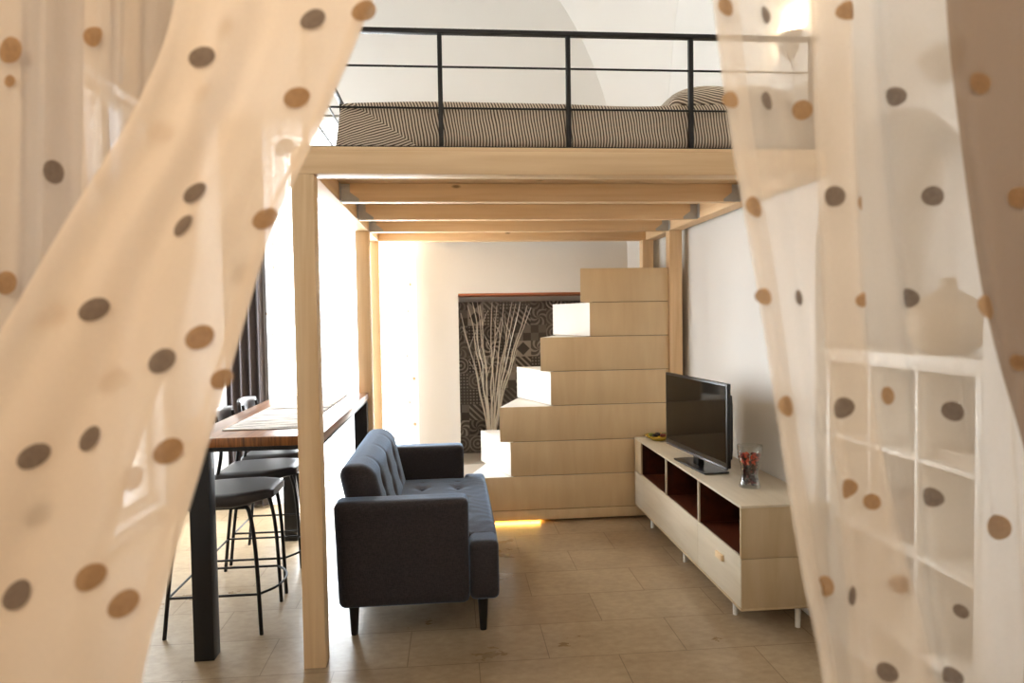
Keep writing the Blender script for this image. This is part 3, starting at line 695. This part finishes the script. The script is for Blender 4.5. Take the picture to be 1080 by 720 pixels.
# ------------------------------------------------------------------ wall lamps
def sconce(y, z, label, lit):
    s = thing('wall_lamp', (XR, y, z), label, 'wall lamp', 'plaster wall lamps')
    m = MB(); b = bmesh.new(); n = 20; rings = []
    for j in range(9):
        q = j / 8; r = .085 * math.sin(math.pi / 2 * min(1, .15 + q * .9)) ; zz = z - .11 + .11 * q
        rings.append([b.verts.new((XR - r * .95 * math.sin(math.pi * k / n), y - r * math.cos(math.pi * k / n), zz)) for k in range(n + 1)])
    for Aa, Bb in zip(rings, rings[1:]):
        for k in range(n): b.faces.new((Aa[k], Aa[k + 1], Bb[k + 1], Bb[k]))
    b.faces.new(rings[0]); m.add(b); o = m.build('shade', M['sconce_plaster'], s); q = o.modifiers.new('th', 'SOLIDIFY'); q.thickness = .004
    m = MB(); m.box(XR - .012, XR - .001, y - .035, y + .035, z - .09, z - .02, .003); m.build('back_plate', M['sconce_plaster'], s)
    m = MB(); m.lathe([(0, 0), (.012, 0), (.014, .02), (.022, .04), (.018, .06), (0, .068)], (XR - .04, y, z - .055), 16); m.build('bulb', M['bulb'] if lit else M['white_ceramic'], s)
    if lit:
        l = bpy.data.lights.new('lamp_light', 'POINT'); l.energy = lit; l.color = (1, .74, .42); l.shadow_soft_size = .03
        lo = bpy.data.objects.new('lamp_light', l); COL.objects.link(lo); lo.parent = s; lo.location = (-.045, 0, .045)
    return s
p = at(836, 38, 3.313); sc = sconce(3.313, p.z, 'lit plaster wall lamp above the loft bed with trailing cord', 9)
m = MB(); m.tube(bez([(XR - .02, 3.313, p.z - .11), (XR - .015, 3.27, p.z - .2), (XR - .012, 3.32, p.z - .32), (XR - .010, 3.29, p.z - .5)]), .0025, 6); m.build('cord', M['cord_grey'], sc)
sconce(2.25, 2.41, 'unlit plaster wall lamp above the arched recess on the right wall', 0)

# ------------------------------------------------------------------ shelf unit in the arched recess
sh = thing('shelf_unit', (1.93, 2.56, 0), 'white cube shelf unit standing in the arched recess of right wall', 'shelf unit')
sy0, sy1, sx0, sx1, szt = 2.085, 3.022, 1.745, 2.12, 1.334
m = MB(); m.box(sx0, sx1, sy0, sy1, szt - .06, szt, .002); m.box(sx0, sx1, sy0, sy1, 0, .035, .002); m.box(sx0, sx1, sy0, sy0 + .03, .0355, szt - .0605, .002); m.box(sx0, sx1, sy1 - .03, sy1, .0355, szt - .0605, .002); m.build('frame', M['white_mat'], sh)
m = MB(); m.box(sx1 - .006, sx1 - .001, sy0 + .031, sy1 - .031, .036, szt - .061, 0); m.build('back_panel', M['white_mat'], sh)
cw = (sy1 - sy0 - .06) / 3; rows = [.036, .19, .56, .935, szt - .06]
for k in (1, 2): 
    m = MB(); y = sy0 + .03 + cw * k; m.box(sx0 + .003, sx1 - .007, y - .009, y + .009, .036, szt - .0605, .001); m.build('divider', M['white_mat'], sh)
for k in (1, 2, 3):
    for j in range(3):
        m = MB(); y = sy0 + .03 + cw * j; m.box(sx0 + .003, sx1 - .007, y + .0095, y + cw - .0095, rows[k] - .009, rows[k] + .009, .001); m.build('shelf', M['white_mat'], sh)
m = MB(); m.lathe([(0, 0), (.07, 0), (.105, .025), (.138, .08), (.145, .12), (.135, .165), (.10, .205), (.055, .232), (.030, .25), (.027, .285), (.031, .292), (.024, .292), (.022, .25), (.0, .24)], (1.91, 2.455, szt + .0005), 48)
tag(m.build('round_vase', M['cream_ceramic'], at_=(1.91, 2.455, szt)), 'round sand coloured vase with short neck on the white shelf unit', 'vase')
for k in range(5):
    m = MB(); zc = rows[3] + .0095 + k * .009; m.box(1.80 + .006 * (k % 2), 2.05, sy0 + .05 + .008 * (k % 3), sy0 + .29 - .006 * (k % 2), zc, zc + .0085, .001)
    tag(m.build('magazine', M['paper'], at_=(1.93, sy0 + .17, zc)), ['bottom magazine of the flat stack in the white shelf unit', 'second magazine from the bottom of the stack in the white shelf', 'middle magazine of the flat stack in the white shelf unit', 'second magazine from the top of the stack in the white shelf', 'top magazine of the flat stack in the white shelf unit'][k], 'magazine', 'magazines in the white shelf unit')
m = MB(); yb_ = sy0 + .03 + cw * 1.5; m.lathe([(0, 0), (.10, 0), (.115, .09), (.122, .19), (.112, .19), (.106, .09), (.09, .012), (0, .012)], (1.90, yb_, rows[2] + .0095), 32)
tag(m.build('basket', M['wicker'], at_=(1.9, yb_, rows[2])), 'dark round wicker basket in a cell of the white shelf unit', 'basket')

# ------------------------------------------------------------------ doorway curtains
def panel(rows, folds, yoff=0):
    rows = [(at(*a), at(*b)) for a, b in rows]; n = len(rows)
    def cr(i, t, k):
        g = lambda j: rows[max(0, min(n - 1, j))][k]
        a, b, c, d = g(i - 1), g(i), g(i + 1), g(i + 2)
        return .5 * ((2 * b) + (c - a) * t + (2 * a - 5 * b + 4 * c - d) * t * t + (3 * b - a - 3 * c + d) * t ** 3)
    # rows are spread by height so that cloth is even
    L = [0]
    for i in range(n - 1): L.append(L[-1] + (rows[i + 1][0] - rows[i][0]).length)
    def P(s, q):
        d = q * L[-1]; i = 0
        while i < n - 2 and d > L[i + 1]: i += 1
        t = (d - L[i]) / max(1e-6, L[i + 1] - L[i])
        p = cr(i, t, 0).lerp(cr(i, t, 1), s)
        off = yoff
        for amp, k, ph, dr in folds: off += amp * math.sin(2 * math.pi * (k * s + ph + dr * q))
        return p + Vector((off * .25, -off, 0))
    return P
def locate(P, u, v, ns=60, nt=240):
    best = None
    for j in range(nt + 1):
        for i in range(ns + 1):
            p = P(i / ns, j / nt); c = CAM @ np.array((p.x, p.y, p.z - H))
            if c[2] < .05: continue
            d = (540 + F * c[0] / c[2] - u) ** 2 + (360 + F * c[1] / c[2] - v) ** 2
            if best is None or d < best[0]: best = (d, i / ns, j / nt)
    return best
def add_dots(mb, P, dots, r=.0145, lift=.003):
    for u, v, kind, k in dots:
        d, s, q = locate(P, u, v)
        if d > 250: continue
        e = 1e-3; c = P(s, q); ds = (P(s + e, q) - P(s - e, q)) / (2 * e); dq = (P(s, q + e) - P(s, q - e)) / (2 * e)
        nn = ds.cross(dq).normalized()
        if nn.y > 0: nn = -nn
        ax = ds.normalized(); ay = nn.cross(ax).normalized()
        ls, lq = ds.length, dq.length
        b = bmesh.new(); prev = [b.verts.new(c + nn * lift)] * 20
        for j in range(1, 5):                       # the dot follows the fold of the cloth
            ring = []
            for a in range(20):
                x, y = r * k * j / 4 * math.cos(a * math.pi / 10), r * k * j / 4 * math.sin(a * math.pi / 10)
                ring.append(b.verts.new(P(s + x / ls, q + y / lq) + nn * lift))
            for a in range(20):
                f4 = [prev[a], ring[a], ring[(a + 1) % 20], prev[(a + 1) % 20]]
                b.faces.new(f4 if j > 1 else f4[:3])
            prev = ring
        mb.mi = kind; mb.add(b)
    mb.mi = 0
CM = lambda m: [M[m], M['dot_grey'], M['dot_ochre']]
RODZ = -440
# the big swept curtain on the left: two layers of voile, gathered and pulled aside
Ys = [.92, .90, .87, .83, .80, .77, .74, .72, .70, .70, .72]
rowsL = [((240, RODZ, .92), (560, RODZ, .92)), ((195, -150, .90), (440, -150, .90)), ((188, 0, .87), (392, 0, .87)), ((150, 110, .84), (336, 135, .84)), ((72, 240, .81), (286, 245, .81)), ((0, 362, .78), (248, 370, .78)),
         ((-80, 490, .75), (212, 490, .75)), ((-150, 620, .73), (180, 600, .73)), ((-200, 760, .71), (146, 730, .71)), ((-230, 1000, .71), (110, 1000, .71)), ((-230, 1700, .72), (90, 1700, .72))]
Pf = panel(rowsL, [(.015, 1.3, .1, .2), (.006, 2.9, .4, -.3)])
Pb = panel(rowsL, [(.010, 1.7, .5, .1), (.003, 3.7, .1, .3)], -.045)
m = MB(); m.sheet(Pf, 70, 110); m.sheet(lambda s, q: Pb(.02 + .93 * s, q), 50, 90)
hem = lambda s, q: Pf(.93 + .07 * s, q) + Vector((0, .006, 0)); m.sheet(hem, 6, 110)
add_dots(m, Pf, [(215, 65, 1, 1), (314, 108, 2, 1), (208, 208, 1, 1), (281, 230, 2, .95), (383, 8, 2, 1), (98, 325, 1, 1), (170, 382, 1, 1), (211, 354, 2, 1), (38, 482, 1, 1), (99, 465, 1, 1), (177, 478, 2, 1), (97, 608, 2, 1), (131, 634, 2, 1), (331, 26, 1, 1), (196, 240, 1, .95), (235, 403, 2, .8), (22, 626, 1, 1.1)])
add_dots(m, Pb, [(214, 100, 2, 1), (240, 30, 2, 1), (57, 332, 2, 1.1), (302, 155, 1, .9), (170, 145, 2, 1), (45, 545, 1, 1), (140, 505, 2, 1), (260, 290, 1, 1), (120, 400, 2, 1)])
cl = m.build('curtain', CM('sheer_left'), at_=(-.4, .8, .01)); tag(cl, 'cream dotted voile curtain swept aside in front on the left', 'curtain', 'dotted curtains in the doorway')
# the quieter panel behind it on the far left
rowsB = [((-140, RODZ + 78, 1.03), (215, RODZ + 78, 1.03)), ((-140, 0, 1.02), (205, 0, 1.02)), ((-140, 330, 1.02), (190, 330, 1.02)), ((-145, 520, 1.02), (130, 520, 1.02)), ((-150, 720, 1.02), (105, 720, 1.02)), ((-150, 1000, 1.02), (95, 1000, 1.02)), ((-150, 1370, 1.02), (95, 1370, 1.02))]
Pg = panel(rowsB, [(.014, 4, .1, .02), (.006, 9, .3, .05)])
m = MB(); m.sheet(Pg, 80, 50)
for a, b in ((.28, .477), (.665, .755), (.80, .84)): m.sheet(lambda s, q, a=a, b=b: Pg(a + (b - a) * s, q) + Vector((0, -.012, 0)), 6, 50)
add_dots(m, lambda s, q: Pg(s, q) + Vector((0, -.014, 0)), [(10, 55, 2, 1.1), (58, 185, 1, 1), (98, 40, 2, .85), (8, 298, 2, 1), (105, 188, 2, .8), (14, 84, 2, .5)], r=.0165)
tag(m.build('curtain', CM('sheer'), at_=(-.55, 1.02, .01)), 'straight cream dotted curtain at far left behind the swept one', 'curtain', 'dotted curtains in the doorway')
rowsT = [((-160, RODZ + 95, 1.06), (225, RODZ + 95, 1.06)), ((-160, 0, 1.10), (215, 0, 1.10)), ((-160, 300, 1.10), (200, 300, 1.10)), ((-160, 520, 1.10), (130, 520, 1.10)), ((-160, 720, 1.10), (100, 720, 1.10)), ((-160, 1290, 1.10), (90, 1290, 1.10))]
Pt = panel(rowsT, [(.012, 3.5, .2, 0)])
m = MB(); m.sheet(Pt, 60, 30); tag(m.build('curtain', M['sheer_shaded'], at_=(-.55, 1.10, .01)), 'plain shade-coloured curtain seen through voile at the far left edge', 'curtain')  # same voile, its shade put into the fabric colour
# right hand voile with two doubled folds
rowsR = [((735, RODZ, .90), (1150, RODZ, .90)), ((736, -150, .90), (1150, -150, .90)), ((742, 0, .90), (1150, 0, .90)), ((762, 160, .89), (1150, 160, .89)), ((785, 290, .88), (1155, 290, .88)), ((808, 440, .87), (1160, 440, .87)), ((831, 590, .86), (1165, 590, .86)), ((856, 725, .85), (1170, 725, .85)), ((880, 1000, .85), (1175, 1000, .85)), ((890, 1560, .85), (1180, 1560, .85))]
Pr = panel(rowsR, [(.016, 3.2, .15, .1), (.006, 7, .4, -.2)])
m = MB(); m.sheet(Pr, 90, 90)
m.sheet(lambda s, q: Pr(.0 + (.075) * s, q) + Vector((0, -.008 - .006 * math.sin(math.pi * s), 0)), 8, 90)
rowsS = [((842, RODZ, .895), (900, RODZ, .895)), ((845, -100, .86), (892, -100, .86)), ((848, 0, .86), (893, 0, .86)), ((858, 240, .855), (903, 240, .855)), ((868, 420, .85), (915, 400, .85)), ((882, 560, .845), (942, 540, .845)), ((894, 725, .84), (985, 725, .84)), ((900, 1000, .84), (1010, 1000, .84)), ((900, 1570, .84), (1015, 1570, .84))]
Ps = panel(rowsS, [(.010, 1.1, .2, .3)])
m.sheet(Ps, 24, 90)
DR = [(765, 6, 2, .9), (808, 15, 1, .85), (762, 103, 2, .8), (808, 110, 1, .9), (843, 118, 2, 1), (795, 218, 2, 1), (793, 316, 2, .8), (840, 317, 1, .8), (829, 424, 2, 1), (818, 523, 2, .8), (946, 106, 1, 1), (984, 207, 1, 1), (957, 315, 1, 1), (932, 417, 2, .9), (1000, 430, 1, 1), (980, 522, 1, 1), (870, 618, 2, 1), (951, 617, 2, 1), (850, 703, 2, .9), (1014, 642, 1, .7), (1000, 715, 1, 1), (1049, 553, 2, 1.25)]
DS = [(880, 208, 1, 1), (888, 427, 1, 1), (895, 8, 2, .9), (913, 213, 2, .7), (909, 315, 2, .7), (893, 517, 2, .9), (920, 525, 2, .8), (897, 628, 1, .9), (935, 708, 1, 1)]
add_dots(m, lambda s, q: Pr(s, q) + Vector((0, -.016 if s < .08 else 0, 0)), DR, r=.0138); add_dots(m, Ps, DS, r=.0138)
tag(m.build('curtain', CM('sheer'), at_=(.55, .88, .01)), 'cream dotted voile curtain hanging at right with see through folds', 'curtain', 'dotted curtains in the doorway')
# voile panel at the right edge, shade painted in by its darker colour
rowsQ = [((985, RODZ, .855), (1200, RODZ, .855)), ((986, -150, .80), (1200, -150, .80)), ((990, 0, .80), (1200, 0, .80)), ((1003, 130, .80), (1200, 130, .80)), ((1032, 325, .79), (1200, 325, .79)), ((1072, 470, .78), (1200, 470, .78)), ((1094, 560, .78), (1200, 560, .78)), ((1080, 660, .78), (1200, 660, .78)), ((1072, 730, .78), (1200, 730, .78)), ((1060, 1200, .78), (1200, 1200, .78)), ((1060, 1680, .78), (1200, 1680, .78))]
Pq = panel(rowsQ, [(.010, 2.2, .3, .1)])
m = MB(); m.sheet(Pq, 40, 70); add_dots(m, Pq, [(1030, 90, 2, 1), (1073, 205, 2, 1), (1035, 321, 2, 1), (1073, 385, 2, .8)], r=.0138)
tag(m.build('curtain', CM('sheer_shaded'), at_=(.7, .8, .01)), 'shade-coloured dotted curtain edge hanging in front at the far right', 'curtain')
m = MB(); zr = at(540, RODZ, .9).z + .03
m.tube([(-1.0, .90, zr), (1.05, .90, zr)], .014); m.tube([(-1.0, 1.045, zr), (1.05, 1.045, zr)], .010)
for x in (-.98, 1.03): m.lathe([(0, -.03), (.025, -.01), (.025, .01), (0, .03)], (x, .90, zr), 16); m.tube([(x, 1.045, zr), (x, YF, zr)], .009)
tag(m.build('curtain_rod', M['rod'], at_=(0, .9, zr)), 'steel curtain rod over the doorway curtains', 'curtain rod')
